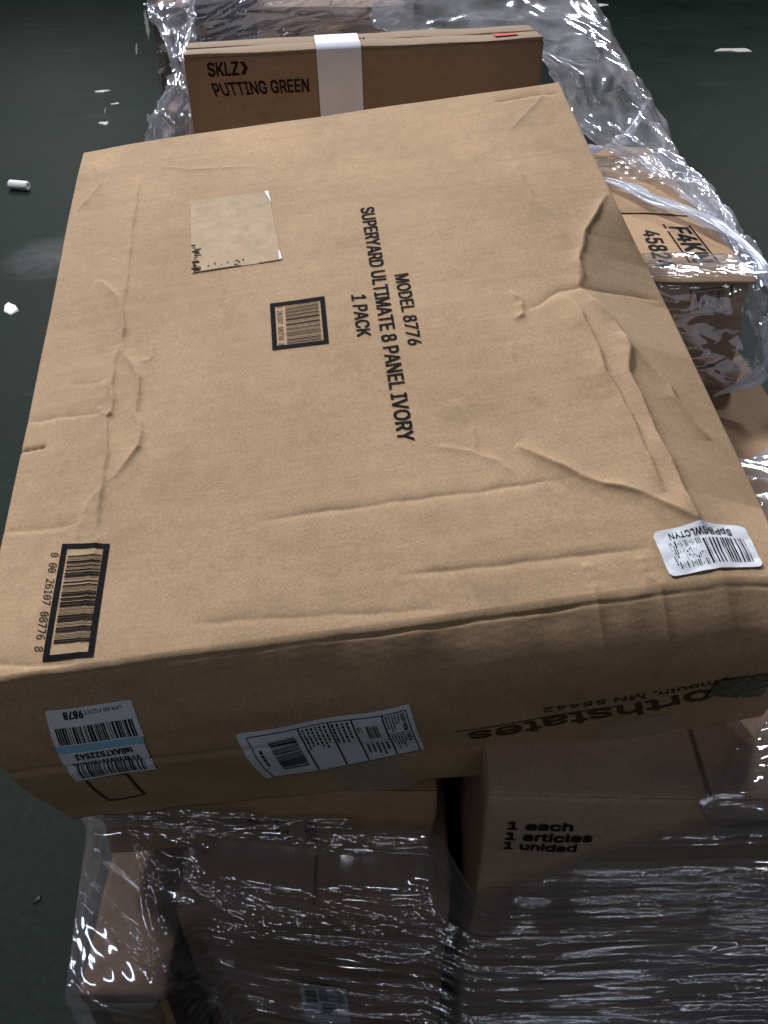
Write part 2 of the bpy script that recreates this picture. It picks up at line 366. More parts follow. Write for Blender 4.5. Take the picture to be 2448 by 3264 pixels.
def lid_height():
    X, Y = np.meshgrid(gx, gy, indexing='ij'); h = np.zeros_like(X)
    for ci, (pts, amp, wl, wr) in enumerate(CREASES):
        P = interp_poly(pts, seed=ci); m = 6 * max(wl, wr)
        ix = np.where((gx > P[:, 0].min() - m) & (gx < P[:, 0].max() + m))[0]; iy = np.where((gy > P[:, 1].min() - m) & (gy < P[:, 1].max() + m))[0]
        if len(ix) == 0 or len(iy) == 0: continue
        sx, sy = slice(ix[0], ix[-1] + 1), slice(iy[0], iy[-1] + 1)
        x, y = X[sx, sy], Y[sx, sy]; best = np.full(x.shape, 9.); side = np.ones(x.shape); tt = np.zeros(x.shape)
        seg = np.linalg.norm(P[1:] - P[:-1], axis=1); cum = np.concatenate([[0], np.cumsum(seg)]); tot = cum[-1]
        for k in range(len(seg)):
            a, b = P[k], P[k + 1]; d = (b - a) / (seg[k] + 1e-9)
            t = np.clip((x - a[0]) * d[0] + (y - a[1]) * d[1], 0, seg[k]); px, py = x - a[0] - d[0] * t, y - a[1] - d[1] * t
            dist = np.hypot(px, py); c = d[0] * py - d[1] * px; u = dist < best
            best = np.where(u, dist, best); side = np.where(u, np.sign(c), side); tt = np.where(u, (cum[k] + t) / tot, tt)
        wdt = np.where(side > 0, wr, wl)
        taper = np.clip(np.minimum(tt, 1 - tt) * 7, 0, 1) ** .7 * (.9 + .14 * np.sin(tt * 23 + ci))
        soft = np.sqrt(best ** 2 + .0005 ** 2) - .0005
        h[sx, sy] += 1.05 * amp * np.exp(-soft / (wdt * .58)) * taper
    # the strip outside the right-hand creases droops
    yr = np.array([.0, .06, .15, .25, .30, .39, .43, .48, .52, .56, .70, .83]); xr = np.array([.626, .623, .617, .616, .615, .600, .610, .628, .655, .675, .70, .75])
    d = X - np.interp(Y, yr, xr); kk = np.interp(Y, [0, .05, .10, .45, .56], [.28, .52, .86, .60, .0])
    droop = kk * np.where(d > 0, d, 0); h -= droop
    # the strip outside the left-hand crease leans a little
    d = .091 - X; h -= np.interp(Y, [.0, .1, .6, .8], [.03, .05, .045, .0]) * np.where(d > 0, d, 0)
    h += .0004 * wavenoise(X, Y, 3, .16) + .0009 * wavenoise(X, Y, 5, .42)
    h += .0022 * np.exp(-((X - .34) / .25) ** 2 - ((Y - .45) / .3) ** 2)
    h -= .004 * np.exp(-((X - .0) / .05) ** 2 - ((Y - .83) / .05) ** 2)
    return h, droop
LIDH, DROOP = lid_height()
def cubic(s, cs, ys):
    m = np.gradient(ys, cs); i = np.clip(np.searchsorted(cs, s, side='right') - 1, 0, len(cs) - 2); h = cs[i + 1] - cs[i]; t = np.clip((s - cs[i]) / h, 0, 1.2)
    return ys[i] * (2 * t ** 3 - 3 * t ** 2 + 1) + m[i] * h * (t ** 3 - 2 * t ** 2 + t) + ys[i + 1] * (3 * t ** 2 - 2 * t ** 3) + m[i + 1] * h * (t ** 3 - t ** 2)
def front_profile(x, s):
    """(y, z) of the crushed front panel at width x; s 0 at the lid edge .. 1 at the base"""
    T = .226 - .058 * np.clip((x - .36) / .32, 0, 1) ** 1.2
    k = np.clip((x - .03) / .4, 0, 1)
    cs = np.array([0, .07, .14, .21, .29, .42, .60, .80, 1.0])
    yl = np.array([.003, -.0035, -.011, -.0215, -.0330, -.0435, -.0435, -.041, -.036]); zl = np.array([-.0008, -.0095, -.0200, -.032, -.046, -.072, -.110, -.158, -.220])
    yr = np.array([.003, -.0105, -.0235, -.0350, -.0435, -.049, -.0515, -.053, -.052]); zr = np.array([-.0008, -.0092, -.0185, -.0295, -.0445, -.072, -.110, -.155, -.205])
    y = cubic(s, cs, yl) * (1 - k) + cubic(s, cs, yr) * k
    z = (cubic(s, cs, zl) * (1 - k) + cubic(s, cs, zr) * k) * T / .205
    # flap fold, slight waves, ragged edge
    y = y + .0012 * wavenoise(x, z, 21, .12) * np.clip(s * 6, 0, 1) + .0006 * wavenoise(x, x * 0, 22, .06) * np.exp(-s * 14)
    y = y + .0035 * np.exp(-((s - .45 - .1 * x) / .02) ** 2) * np.clip((.3 - x) / .2, 0, 1)
    z = z - .0005 * wavenoise(x, x * 0, 23, .045) * np.exp(-((s - .05) / .06) ** 2)
    z = z - .0016 * np.exp(-((s - .026) / .008) ** 2) * np.clip(.55 + .35 * wavenoise(x, x * 0, 24, .16), .1, 1.2) + .00012 * wavenoise(x, s * .6, 25, .03) * np.exp(-s * 8)
    return y, z
SF = np.concatenate([np.linspace(.008, .3, 60), np.linspace(.31, .97, 64)])
def smooth1(a, n=2):
    for _ in range(n): a = np.concatenate([a[:, :1], (a[:, :-2] + 2 * a[:, 1:-1] + a[:, 2:]) / 4, a[:, -1:]], 1)
    return a
def big_grid():
    xs = np.concatenate([[0, .0008], gx, [BW - .0008, BW]])
    cols = []
    nb = 14
    for x in xs:
        inset = {0: .004, 1: .0012, len(xs) - 2: .0012, len(xs) - 1: .004}.get(int(np.searchsorted(xs, x)), 0)
        i = int(np.clip(np.searchsorted(gx, x), 0, NX - 1)); hh = LIDH[i] - inset * .8
        T = .226 - .058 * np.clip((x - .36) / .32, 0, 1) ** 1.2
        zb = np.linspace(-T + .01, -.004, nb); backy = np.full(nb, BL - inset) + .002 * np.sin(zb * 40)
        fy, fz = front_profile(np.full(len(SF), x), SF); hz = LIDH[i][-1]
        fz = fz + hz * np.clip(1 - SF * 3, 0, 1) - inset * .4; fy = fy + inset
        by = np.linspace(fy[-1] + .004, BL - .008, nb); bz = np.interp(by, [by[0], by[-1]], [-T, -T + .002])
        y = np.concatenate([backy, gy, fy, by]); z = np.concatenate([zb + hh[0], hh, fz, bz])
        xx = np.full(len(y), x); dr = DROOP[i] * .55; xx = xx + np.concatenate([np.full(nb, dr[0]), dr, dr[-1] * np.clip(1 - SF, 0, 1), np.zeros(nb)]); cols.append(np.stack([xx, y, z], -1))
    return np.array(cols)
GBIG = big_grid()
big = bpy.data.objects.new('cardboard_carton', None); C.objects.link(big); big.empty_display_size = .1
Mw = Matrix(((EX[0], EY[0], EN[0], 0), (EX[1], EY[1], EN[1], 0), (EX[2], EY[2], EN[2], 0), (0, 0, 0, 1)))
org = D + EX * BC[0] + EY * BC[1] + EN * BC[2]; Mw.translation = Vector(org); big.matrix_world = Mw
tag(big, 'large flat creased kraft carton lying tilted on top of the wrapped load', 'carton')
grid_obj('carton_body', GBIG - BC, M_BIG, big, True, True, True)
def surf_top(uv, lift):
    fi = np.clip((uv[:, 0] - gx[0]) / (gx[-1] - gx[0]) * (NX - 1), 0, NX - 1.001); fj = np.clip((gy[0] - uv[:, 1]) / (gy[0] - gy[-1]) * (NY - 1), 0, NY - 1.001)
    i, j = fi.astype(int), fj.astype(int); a, b = fi - i, fj - j
    h = LIDH[i, j] * (1 - a) * (1 - b) + LIDH[i + 1, j] * a * (1 - b) + LIDH[i, j + 1] * (1 - a) * b + LIDH[i + 1, j + 1] * a * b
    return np.stack([uv[:, 0] + .55 * DROOP[i, j], uv[:, 1], h + lift], -1) - BC
def surf_front(uv, lift):
    s = uv[:, 1]; y, z = front_profile(uv[:, 0], s); y2, z2 = front_profile(uv[:, 0], s + .01)
    dy, dz = y2 - y, z2 - z; l = np.hypot(dy, dz)
    y = y + dz / l * lift; z = z - dy / l * lift
    hz = np.interp(uv[:, 0], gx, LIDH[:, -1]); z = z + hz * np.clip(1 - s * 3, 0, 1)
    return np.stack([uv[:, 0], y, z], -1) - BC
# --- printing on the lid
p = Print(surf_top); p.text('SUPERYARD ULTIMATE 8 PANEL IVORY', [(.377, .592), (.379, .200), (.393, .592), (.3945, .199)], .012); p.build('printed_lettering', M_INK, big)
p = Print(surf_top); p.text('MODEL 8776', [(.404, .452), (.405, .331), (.419, .452), (.4185, .329)], .012); p.build('printed_lettering', M_INK, big)
p = Print(surf_top); p.text('1 PACK', [(.352, .426), (.353, .357), (.368, .424), (.367, .356)], .012); p.build('printed_lettering', M_INK, big)
p = Print(surf_top)
Q = [(.260, .433), (.261, .355), (.322, .431), (.322, .353)]
p.frame(Q, .075, .085); p.bars([(.277, .424), (.277, .362), (.3145, .4245), (.3145, .361)], 30, 4, 'a', 4, .35)
p.text('0 26107 08776 8', [(.268, .4275), (.268, .360), (.2735, .4275), (.2735, .360)], .0, F_MONO); p.build('printed_barcode', M_INK, big)
p = Print(surf_top)
p.frame([(.061, .134), (.059, .014), (.106, .126), (.103, .011)], .045, .12, 30)
p.bars([(.068, .119), (.0665, .029), (.0995, .115), (.0985, .026)], 38, 9, 'a', 24, .35); p.build('printed_barcode', M_INK, big)
p = Print(surf_top); p.text('0 00 26107 08776 8', [(.0515, .126), (.0505, .025), (.0590, .124), (.058, .0235)], .0, F_MONO); p.build('printed_lettering', M_INK, big)
# --- glued paper patch with torn corner and ink remains
PQ = [(.168, .509), (.276, .510), (.162, .662), (.263, .659)]
pa = sheet('paper_patch', surf_top, PQ, M_PATCH, big, 40, 40, .0006)
pr = Print(surf_top, .0011); r_ = random.Random(5)
for k in range(16):
    a = r_.uniform(.0, .035); b = .02 + .36 * (k / 16) ** 1.3; pr.rect(PQ, a, a + r_.uniform(.03, .09), b, b + r_.uniform(.006, .022))
for k in range(9):
    a = r_.uniform(.18, .6); b = r_.uniform(.02, .07); pr.rect(PQ, a, a + r_.uniform(.01, .04), b, b + r_.uniform(.01, .025))
for k in range(26):
    a = r_.uniform(.05, .95); b = r_.uniform(.05, .95); pr.rect(PQ, a, a + .006, b, b + .006)
pr.rect(PQ, .02, .55, 0, .008, 10, 1); pr.rect(PQ, .75, .98, 0, .006, 8, 1)
tag(pr.build('ink_remains', M_INKF, pa), kind='stuff')
pw = Print(surf_top, .0014)
pw.add([(.258, .659), (.263, .660), (.2665, .632)], [(0, 2, 1)]); pw.build('torn_white_edge', M_WHITE, pa); pw = Print(surf_top, .0014); pw.add([(.2725, .528), (.2742, .528), (.2765, .512), (.2735, .511)], [(0, 3, 2, 1)])
pw.build('torn_white_edge', M_WHITE, pa)
# --- crumpled white sticker on the lid
SQ = [(.657, .064), (.581, .056), (.659, .016), (.583, .011)]
crumple = lambda a, b: np.stack([0 * a, 0 * a, .0006 + .0009 * np.abs(np.sin(a * 9 + b * 5)) * np.abs(np.sin(b * 7 - a * 6 + 1))], -1)
st = sheet('barcode_sticker', surf_top, SQ, M_WHITE, big, 40, 30, .0008, .005, crumple)
st['label'] = 'crumpled white sticker with a half worn barcode'
def surf_stick(uv, lift):
    # uv = (a, b) inside the sticker
    P = surf_top(bil(SQ, uv[:, 0], uv[:, 1]), lift + .0008); return P + crumple(uv[:, 0], uv[:, 1])
U = [(0, 0), (1, 0), (0, 1), (1, 1)]
def uq(a0, a1, b0, b1): return [(a0, b0), (a1, b0), (a0, b1), (a1, b1)]
p = Print(surf_stick, .0005); p.text('SpPBSWLCTYN', [(.17, .13), (.84, .10), (.17, .27), (.84, .23)], .01); p.bars(uq(.08, .5, .34, .88), 13, 3, 'a', 10, .35); p.build('sticker_lettering', M_INK, st)
p = Print(surf_stick, .0005)
for k in range(4): p.bars(uq(.52, .88, .30 + k * .15, .30 + k * .15 + .13), 15, 30 + k, 'a', 3, .2, .6)
p.build('worn_bars', M_INK, st)

# --- front panel: stickers, shipping label, printing, tape
def sub_surf(base, quad, off):
    return lambda uv, lift: base(bil(quad, uv[:, 0], uv[:, 1]), lift + off)
SA = [(.128, .169), (.054, .176), (.131, .325), (.054, .332)]      # upside down: starts at the right
s1 = sheet('barcode_sticker', surf_front, SA, M_WHITE, big, 40, 30, .0009, .004); s1['label'] = 'white sticker with upside down number 9878 and barcode'
sf = sub_surf(surf_front, SA, .0009); p = Print(sf, .0005)
p.text('LPN RR FQ291', [(.13, .09), (.56, .09), (.13, .19), (.56, .19)], .0); p.text('9878', [(.58, .08), (.80, .08), (.58, .25), (.80, .25)], .025)
p.bars(uq(.06, .94, .46, .93), 30, 12, 'a', 6, .45); p.build('sticker_lettering', M_INK, s1)
SB = [(.130, .312), (.0545, .318), (.127, .541), (.052, .569)]
s2 = sheet('barcode_sticker', surf_front, SB, M_WHITE, big, 40, 40, .0016, .004); s2['label'] = 'white sticker with a blue stripe and upside down barcode'
sf = sub_surf(surf_front, SB, .0016); p = Print(sf, .0005); p.text('tsBAXT522543', [(.16, .21), (.82, .21), (.16, .33), (.82, .33)], .02); p.bars(uq(.10, .90, .40, .92), 30, 14, 'a', 14, .4); p.build('sticker_lettering', M_INK, s2)
p = Print(sf, .0004); p.rect(U, .0, 1, .02, .16, 30, 4); p.build('blue_stripe', M_BLUE, s2)
SC = [(.206, .369), (.212, .785), (.356, .302), (.364, .667)]      # sideways: a runs down, b runs to the right
s3 = sheet('shipping_label', surf_front, SC, M_WHITE, big, 50, 60, .0010, .005); s3['label'] = 'white shipping label with ruled boxes and small print'
sf = sub_surf(surf_front, SC, .0010); p = Print(sf, .0005)
p.frame(uq(.06, 1.0, .05, .975), .012, .006, 40)
for b in (.345, .52, .655, .83): p.rect(U, .07, .97, b, b + .009, 24, 1)
p.rect(U, .42, .43, .83, .97, 1, 10); p.rect(U, .55, .556, .655, .83, 1, 10)
p.bars(uq(.18, .80, .155, .315), 26, 21, 'a', 8, .42); p.build('label_ruling', M_INK, s3)
p = Print(sf, .0005)
p.text('SHIP FROM', [(.09, .935), (.38, .935), (.09, .958), (.38, .958)], .01); p.text('SHIP TO', [(.47, .935), (.66, .935), (.47, .958), (.66, .958)], .01)
p.lines(uq(.09, .38, .845, .93), 5, 31); p.lines(uq(.46, .9, .845, .93), 5, 32); p.lines(uq(.10, .5, .53, .645), 4, 33); p.lines(uq(.10, .55, .36, .51), 6, 34); p.lines(uq(.3, .75, .075, .11), 1, 35); p.lines(uq(.6, .95, .68, .82), 5, 36); p.bars(uq(.2, .46, .725, .79), 12, 5, 'b', 3, .4)
p.text('4G', [(.2, .67), (.3, .67), (.2, .70), (.3, .70)], .0); tag(p.build('label_lettering', M_INKF, s3), kind='stuff')
p = Print(surf_front, .0008); p.text('northstates', [(.640, .548), (.404, .560), (.648, .690), (.406, .650)], .012); p.text('.', [(.4035, .555), (.400, .555), (.4035, .57), (.400, .57)]); p.build('printed_logo', M_INKD, big)
p = Print(surf_front, .0008); p.rect([(.392, .53), (.54, .552), (.392, .537), (.54, .559)], 0, 1, 0, 1, 30, 1); p.build('printed_rule', M_INKD, big)
p = Print(surf_front, .0008); p.text('Plymouth, MN 55442', [(.642, .478), (.470, .464), (.644, .527), (.470, .502)], .008); p.build('printed_lettering', M_INKD, big)
p = Print(surf_front, .0008); p.frame([(.058, .560), (.098, .566), (.056, .832), (.098, .783)], .07, .045, 8); p.build('printed_frame', M_INKD, big)
sheet('white_tag', surf_front, [(.492, .885), (.506, .917), (.502, .825), (.514, .853)], M_WHITE, big, 6, 6, .0012)
wv_ = lambda k: (lambda a, b: np.stack([0 * a, -.0006 - .0008 * np.abs(wavenoise(a, b, k, .25)), 0 * a], -1))
sheet('clear_tape', surf_front, [(.524, .985), (.594, .985), (.522, .692), (.590, .72)], M_TAPE2, big, 40, 30, .0012, 0, wv_(3))
sheet('clear_tape', surf_front, [(.288, .99), (.354, .985), (.276, .723), (.332, .692)], M_TAPE2, big, 40, 30, .0012, 0, wv_(4))
sheet('green_tape_scrap', surf_front, [(.612, .60), (.664, .706), (.618, .47), (.664, .470)], M_GREEN, big, 30, 30, .0015, .006, wv_(5))
# ------------------------------------------------------------------ ordinary cartons
def rounded_box(sx, sy, sz, r, seg, seed, dent):
    """closed box mesh from six grids, edges rounded by r, faces slightly wavy; base centre at the origin"""
    vs, fs = [], []; n = 0
    half = np.array([sx / 2, sy / 2, sz / 2])
    def axis(l):
        k = max(3, int(l / seg)); t = np.linspace(-l / 2 + r, l / 2 - r, k)
        return np.concatenate([[-l / 2, -l / 2 + r * .35], t, [l / 2 - r * .35, l / 2]])
    for ax in range(3):
        u, v = [(1, 2), (2, 0), (0, 1)][ax]; A, B = np.meshgrid(axis(2 * half[u]), axis(2 * half[v]), indexing='ij')
        for sgn in (-1, 1):
            P = np.zeros(A.shape + (3,)); P[..., u] = A; P[..., v] = B; P[..., ax] = sgn * half[ax]
            inner = np.clip(P, -(half - r), half - r); d = P - inner; l = np.linalg.norm(d, axis=-1, keepdims=True) + 1e-12
            P = inner + d / l * r
            f = grid_faces(*A.shape, n); f = f if sgn > 0 else f[:, ::-1]
            vs.append(P.reshape(-1, 3)); fs += f.tolist(); n += A.size
    P = np.concatenate(vs)
    nrm = P / half; nrm = np.sign(nrm) * np.abs(nrm) ** 8; nrm /= np.linalg.norm(nrm, axis=1, keepdims=True) + 1e-9
    wv = wavenoise(P[:, 0] + .7 * P[:, 2], P[:, 1] - .6 * P[:, 2], seed, .22); wv2 = wavenoise(P[:, 0] - .5 * P[:, 1], P[:, 2] + P[:, 1], seed + 1, .08)
    P = P + nrm * (np.clip(wv, -1.2, .9) * dent - .3 * dent + wv2 * dent * .3)[:, None]
    P[:, 2] += half[2]
    return P, fs
def weld(o, d=1e-5):
    bm = bmesh.new(); bm.from_mesh(o.data); bmesh.ops.remove_doubles(bm, verts=bm.verts, dist=d); bm.to_mesh(o.data); bm.free()
def carton(x0, x1, y0, y1, z0, z1, mat, label, group='cartons stacked in the wrapped load', yaw=0, tilt=0, pitch=0, seam='y', r=.006, dent=.0016, seg=.03, flaps=True, seed=1, gap=.0025, seam_at=.5, name='cardboard_carton', cat='carton'):
    t = empty(name, ((x0 + x1) / 2, (y0 + y1) / 2, z0), (R(pitch), R(tilt), R(yaw)), label=label, cat=cat, group=group)
    sx, sy, sz = x1 - x0, y1 - y0, z1 - z0; ft = .0045
    P, f = rounded_box(sx, sy, sz - (ft * .7 if flaps else 0), r, seg, seed, dent)
    b = mesh_obj('carton_body', P, f, mat, t, True); weld(b)
    if flaps:
        for k in (0, 1):
            if seam == 'y':      # seam runs along y
                w0 = sx * seam_at; a0, a1 = (-sx / 2 + .002, -sx / 2 + w0 - gap / 2) if k == 0 else (-sx / 2 + w0 + gap / 2, sx / 2 - .002)
                lx, ly, cx, cy = a1 - a0, sy - .004, (a0 + a1) / 2, 0
            else:
                w0 = sy * seam_at; a0, a1 = (-sy / 2 + .002, -sy / 2 + w0 - gap / 2) if k == 0 else (-sy / 2 + w0 + gap / 2, sy / 2 - .002)
                lx, ly, cx, cy = sx - .004, a1 - a0, 0, (a0 + a1) / 2
            P, f = rounded_box(lx, ly, ft, .002, seg, seed + 10 + k, .0)
            P[:, 2] += .0012 * wavenoise(P[:, 0], P[:, 1], seed + k, .2) * (P[:, 2] > ft / 2)
            P += np.array([cx, cy, sz - ft]); o = mesh_obj('top_flap', P, f, mat, t, True); weld(o)
    t['dims'] = (sx, sy, sz)
    return t
def face_surf(t, face):
    """points on the real (slightly wavy) face of a carton, found by ray cast"""
    from mathutils.bvhtree import BVHTree
    sx, sy, sz = t['dims']; vs, fs = [], []
    for o in t.children:
        if o.name.startswith(('carton_body', 'top_flap')):
            n = len(vs); vs += [v.co.copy() for v in o.data.vertices]; fs += [[n + i for i in p_.vertices] for p_ in o.data.polygons]
    tree = BVHTree.FromPolygons(vs, fs)
    def f(uv, lift):
        out = []
        for a, b in uv:
            if face == 'front': h = tree.ray_cast(Vector((a + 1e-4, -sy, b + 1e-4)), Vector((0, 1, 0)))[0]; out.append((a, (h.y if h and abs(h.y + sy / 2) < .01 else -sy / 2) - lift, b))
            else: h = tree.ray_cast(Vector((a + 1e-4, b + 1e-4, 2 * sz)), Vector((0, 0, -1)))[0]; out.append((a, b, (h.z if h and abs(h.z - sz) < .01 else sz) + lift))
        return np.array(out)
    return f
def strip(name, surf, quad, mat, parent, n=16, m=8, wav=.0008, seed=1, lift=.0012):
    a, b = np.meshgrid(np.linspace(0, 1, n), np.linspace(0, 1, m), indexing='ij'); uv = bil(quad, a.ravel(), b.ravel())
    P = surf(uv, 0); P2 = surf(uv, 1) - P; k = lift + wav * (.6 + .5 * wavenoise(a.ravel() * .3, b.ravel() * .12, seed, .05))
    return grid_obj(name, (P + P2 * k[:, None]).reshape(n, m, 3), mat, parent)

# right-hand front carton (printed "1 each")
each = carton(.095, .62, .416, .86, 0, .94, M_BOX3, 'tall kraft carton printed 1 each, wrapped in film under the tilted carton', seam='y', seam_at=.37, seed=31, gap=.004, yaw=-1.5, dent=.0025)
cx_, cy_ = (.095 + .62) / 2, (.416 + .86) / 2
fs = face_surf(each, 'front')
for k, (t_, zc, w_) in enumerate((('1 each', .8885, .058), ('1 articles', .8700, .078), ('1 unidad', .8520, .066))):
    p = Print(fs, .0016); x = .118 - cx_; p.text(t_, [(x, zc), (x + w_, zc + .001), (x, zc + .0125), (x + w_, zc + .0135)], .022); p.build('printed_lettering', M_INKF, each)
strip('clear_tape', face_surf(each, 'top'), [(.243 - cx_, .424 - cy_), (.40 - cx_, .428 - cy_), (.243 - cx_, .442 - cy_), (.40 - cx_, .447 - cy_)], M_TAPE, each, 20, 6, .0006, 3, .006)

# left side of the load
A_ = carton(-.306, .056, .500, .95, .703, .828, M_BOX, 'low brown carton under the left end of the tilted carton', seed=41, dent=.004, seam='x')
fs = face_surf(A_, 'front')
for x, t_ in ((-.135, 'W'), (-.105, '0.37'), (-.075, 'WEIGHT')):
    p = Print(fs, .0006); xx = x + .121; l = .045 if len(t_) > 1 else .02
    p.text(t_, [(xx - .006, .075), (xx - .006, .075 - l), (xx + .006, .075), (xx + .006, .075 - l)], .01); p.build('printed_lettering', M_INKF, A_)
Bx = carton(-.222, .072, .440, .95, 0, .703, M_BOX2, 'tall reddish brown carton with a torn white shipping label, behind the film', seed=45, dent=.003)
bl = strip('shipping_label', face_surf(Bx, 'front'), [(-.10 + .075, .405), (-.042 + .075, .400), (-.102 + .075, .522), (-.046 + .075, .503)], M_WHITE, Bx, 14, 14, .0010, 7, .002)
bs = lambda uv, lift: face_surf(Bx, 'front')(bil([(-.025, .405), (.033, .400), (-.027, .522), (.029, .503)], uv[:, 0], uv[:, 1]), lift + .0032)
p = Print(bs, .0006); p.bars(uq(.1, .35, .55, .92), 7, 8, 'b', 3); p.bars(uq(.42, .72, .25, .55), 9, 11, 'b', 3, .45); p.lines(uq(.4, .8, .62, .95), 6, 3); p.lines(uq(.78, .95, .5, .95), 8, 5); p.build('label_print', M_INK, bl)
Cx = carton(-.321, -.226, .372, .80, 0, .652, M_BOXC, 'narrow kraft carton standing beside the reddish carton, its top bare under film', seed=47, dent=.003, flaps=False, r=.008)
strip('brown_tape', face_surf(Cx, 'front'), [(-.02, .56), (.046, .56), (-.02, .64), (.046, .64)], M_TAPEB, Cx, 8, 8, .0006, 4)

# right side of the load
Rl = carton(.10, .605, .875, 1.80, 0, .90, M_BOX, 'broad kraft carton carrying the damaged carton marked 45824', seed=51, dent=.003, seam='y', seam_at=.3)
carton(.08, .555, 1.165, 1.75, .90, .945, M_BOX2, 'thin flattened brown carton crushed below the carton marked 45824', seed=53, dent=.006, flaps=False, r=.012)
F5 = carton(-.06, .535, 1.150, 1.80, .945, 1.09, M_BOX, 'battered taped kraft carton marked 45824 in black', seed=55, dent=.0065, seam='x', seam_at=.80, r=.012)
fx, fy = (-.06 + .535) / 2, (1.150 + 1.80) / 2
ts = face_surf(F5, 'top')
p = Print(ts, .0007); p.text('45824', [(.413 - fx, 1.345 - fy), (.402 - fx, 1.205 - fy), (.437 - fx, 1.343 - fy), (.430 - fx, 1.203 - fy)], .015); p.build('printed_lettering', M_INK, F5)
p = Print(ts, .0007)
q = [(.452 - fx, 1.372 - fy), (.452 - fx, 1.215 - fy), (.520 - fx, 1.372 - fy), (.520 - fx, 1.215 - fy)]
p.rect(q, 0, 1, 0, .05); p.rect(q, 0, 1, .62, .67); p.text('F4KN', [(.460 - fx, 1.36 - fy), (.460 - fx, 1.22 - fy), (.490 - fx, 1.36 - fy), (.490 - fx, 1.22 - fy)], .02)
p.build('printed_box', M_INK, F5)
strip('clear_tape', ts, [(.30 - fx, 1.57 - fy), (.533 - fx, 1.59 - fy), (.30 - fx, 1.70 - fy), (.533 - fx, 1.72 - fy)], M_TAPE, F5, 90, 40, .0034, 5, .003)
strip('clear_tape', ts, [(.22 - fx, 1.155 - fy), (.533 - fx, 1.155 - fy), (.22 - fx, 1.205 - fy), (.533 - fx, 1.205 - fy)], M_TAPE, F5, 90, 36, .0034, 6, .003)
strip('brown_tape', ts, [(.27 - fx, 1.43 - fy), (.531 - fx, 1.41 - fy), (.27 - fx, 1.45 - fy), (.531 - fx, 1.44 - fy)], M_TAPEB, F5, 30, 6, .0006, 8, .002)
fs = face_surf(F5, 'front'); p = Print(fs, .0007)
q = [(.446 - fx, .088), (.507 - fx, .098), (.441 - fx, .130), (.500 - fx, .138)]
p.frame(q, .05, .05, 4); p.bars([(q[0][0] + .009, .096), (q[1][0] - .012, .103), (q[2][0] + .010, .125), (q[3][0] - .012, .131)], 16, 5, 'a', 2); p.build('printed_barcode', M_INKF, F5)

# behind: cartons under and behind the long thin carton
carton(-.42, -.07, 1.33, 1.82, 0, 1.075, M_BOX2, 'tall brown carton holding up the left end of the long thin carton', seed=61, dent=.003)
PG = carton(-.335, .275, 1.60, 1.715, 1.088, 1.307, cardboard('kraft_brown', (.26, .188, .132), (3, 3, 140)), 'long thin kraft carton printed PUTTING GREEN with a white tape band', yaw=5.5, tilt=-1.6, seed=63, dent=.0009, seam='x')
fs = face_surf(PG, 'front')
p = Print(fs, .0006); p.text('PUTTING GREEN', [(-.258, .155), (-.100, .155), (-.264, .1745), (-.100, .1745)], .02); p.build('printed_lettering', M_INKF, PG)
p = Print(fs, .0006); p.text('SKLZ', [(-.266, .186), (-.215, .186), (-.266, .206), (-.215, .206)], .022)
p.add([(-.212, .186), (-.205, .186), (-.199, .196), (-.205, .206), (-.212, .206), (-.206, .196)], [(0, 1, 2, 5), (5, 2, 3, 4)]); p.build('printed_logo', M_INKF, PG)
def pg_band():
    sx, sy, sz = PG['dims']; pts = [(-sy / 2 - .0025, .0), (-sy / 2 - .0025, .08), (-sy / 2 - .003, .16), (-sy / 2 - .0028, sz - .004), (-sy / 2 + .002, sz + .0035), (0, sz + .0042), (sy / 2 - .02, sz + .004)]
    P = np.array([[(x, y, z) for y, z in pts] for x in np.linspace(-.083, -.008, 8)]); return grid_obj('white_tape_band', P, M_WHITE2, PG)
pg_band()
p = Print(face_surf(PG, 'top'), .0022); p.rect([(.225, -.03), (.265, -.03), (.225, .0), (.265, .0)]); p.build('red_mark', M_RED, PG)
p = Print(face_surf(PG, 'top'), .0022); p.lines([(-.06, -.01), (.01, -.01), (-.06, .02), (.01, .02)], 2, 4); p.build('printed_lettering', M_INKF, PG)
carton(-.30, .30, 1.86, 2.3, 0, 1.10, M_BOX2, 'broad carton at the far end of the load below the dark boxes', seed=71)
carton(-.455, -.385, 1.90, 2.25, 0, 1.32, M_DARKB, 'narrow greyish carton wrapped in film beside the navy box', seed=72)
carton(-.378, -.268, 1.97, 2.2, 0, 1.36, M_NAVY, 'navy blue box behind stretch film at the far end of the load', seed=73, flaps=False, r=.004)
carton(-.262, .045, 1.98, 2.25, 1.10, 1.309, M_DARKB, 'brown carton behind film at the far end, next to the navy box', seed=74)

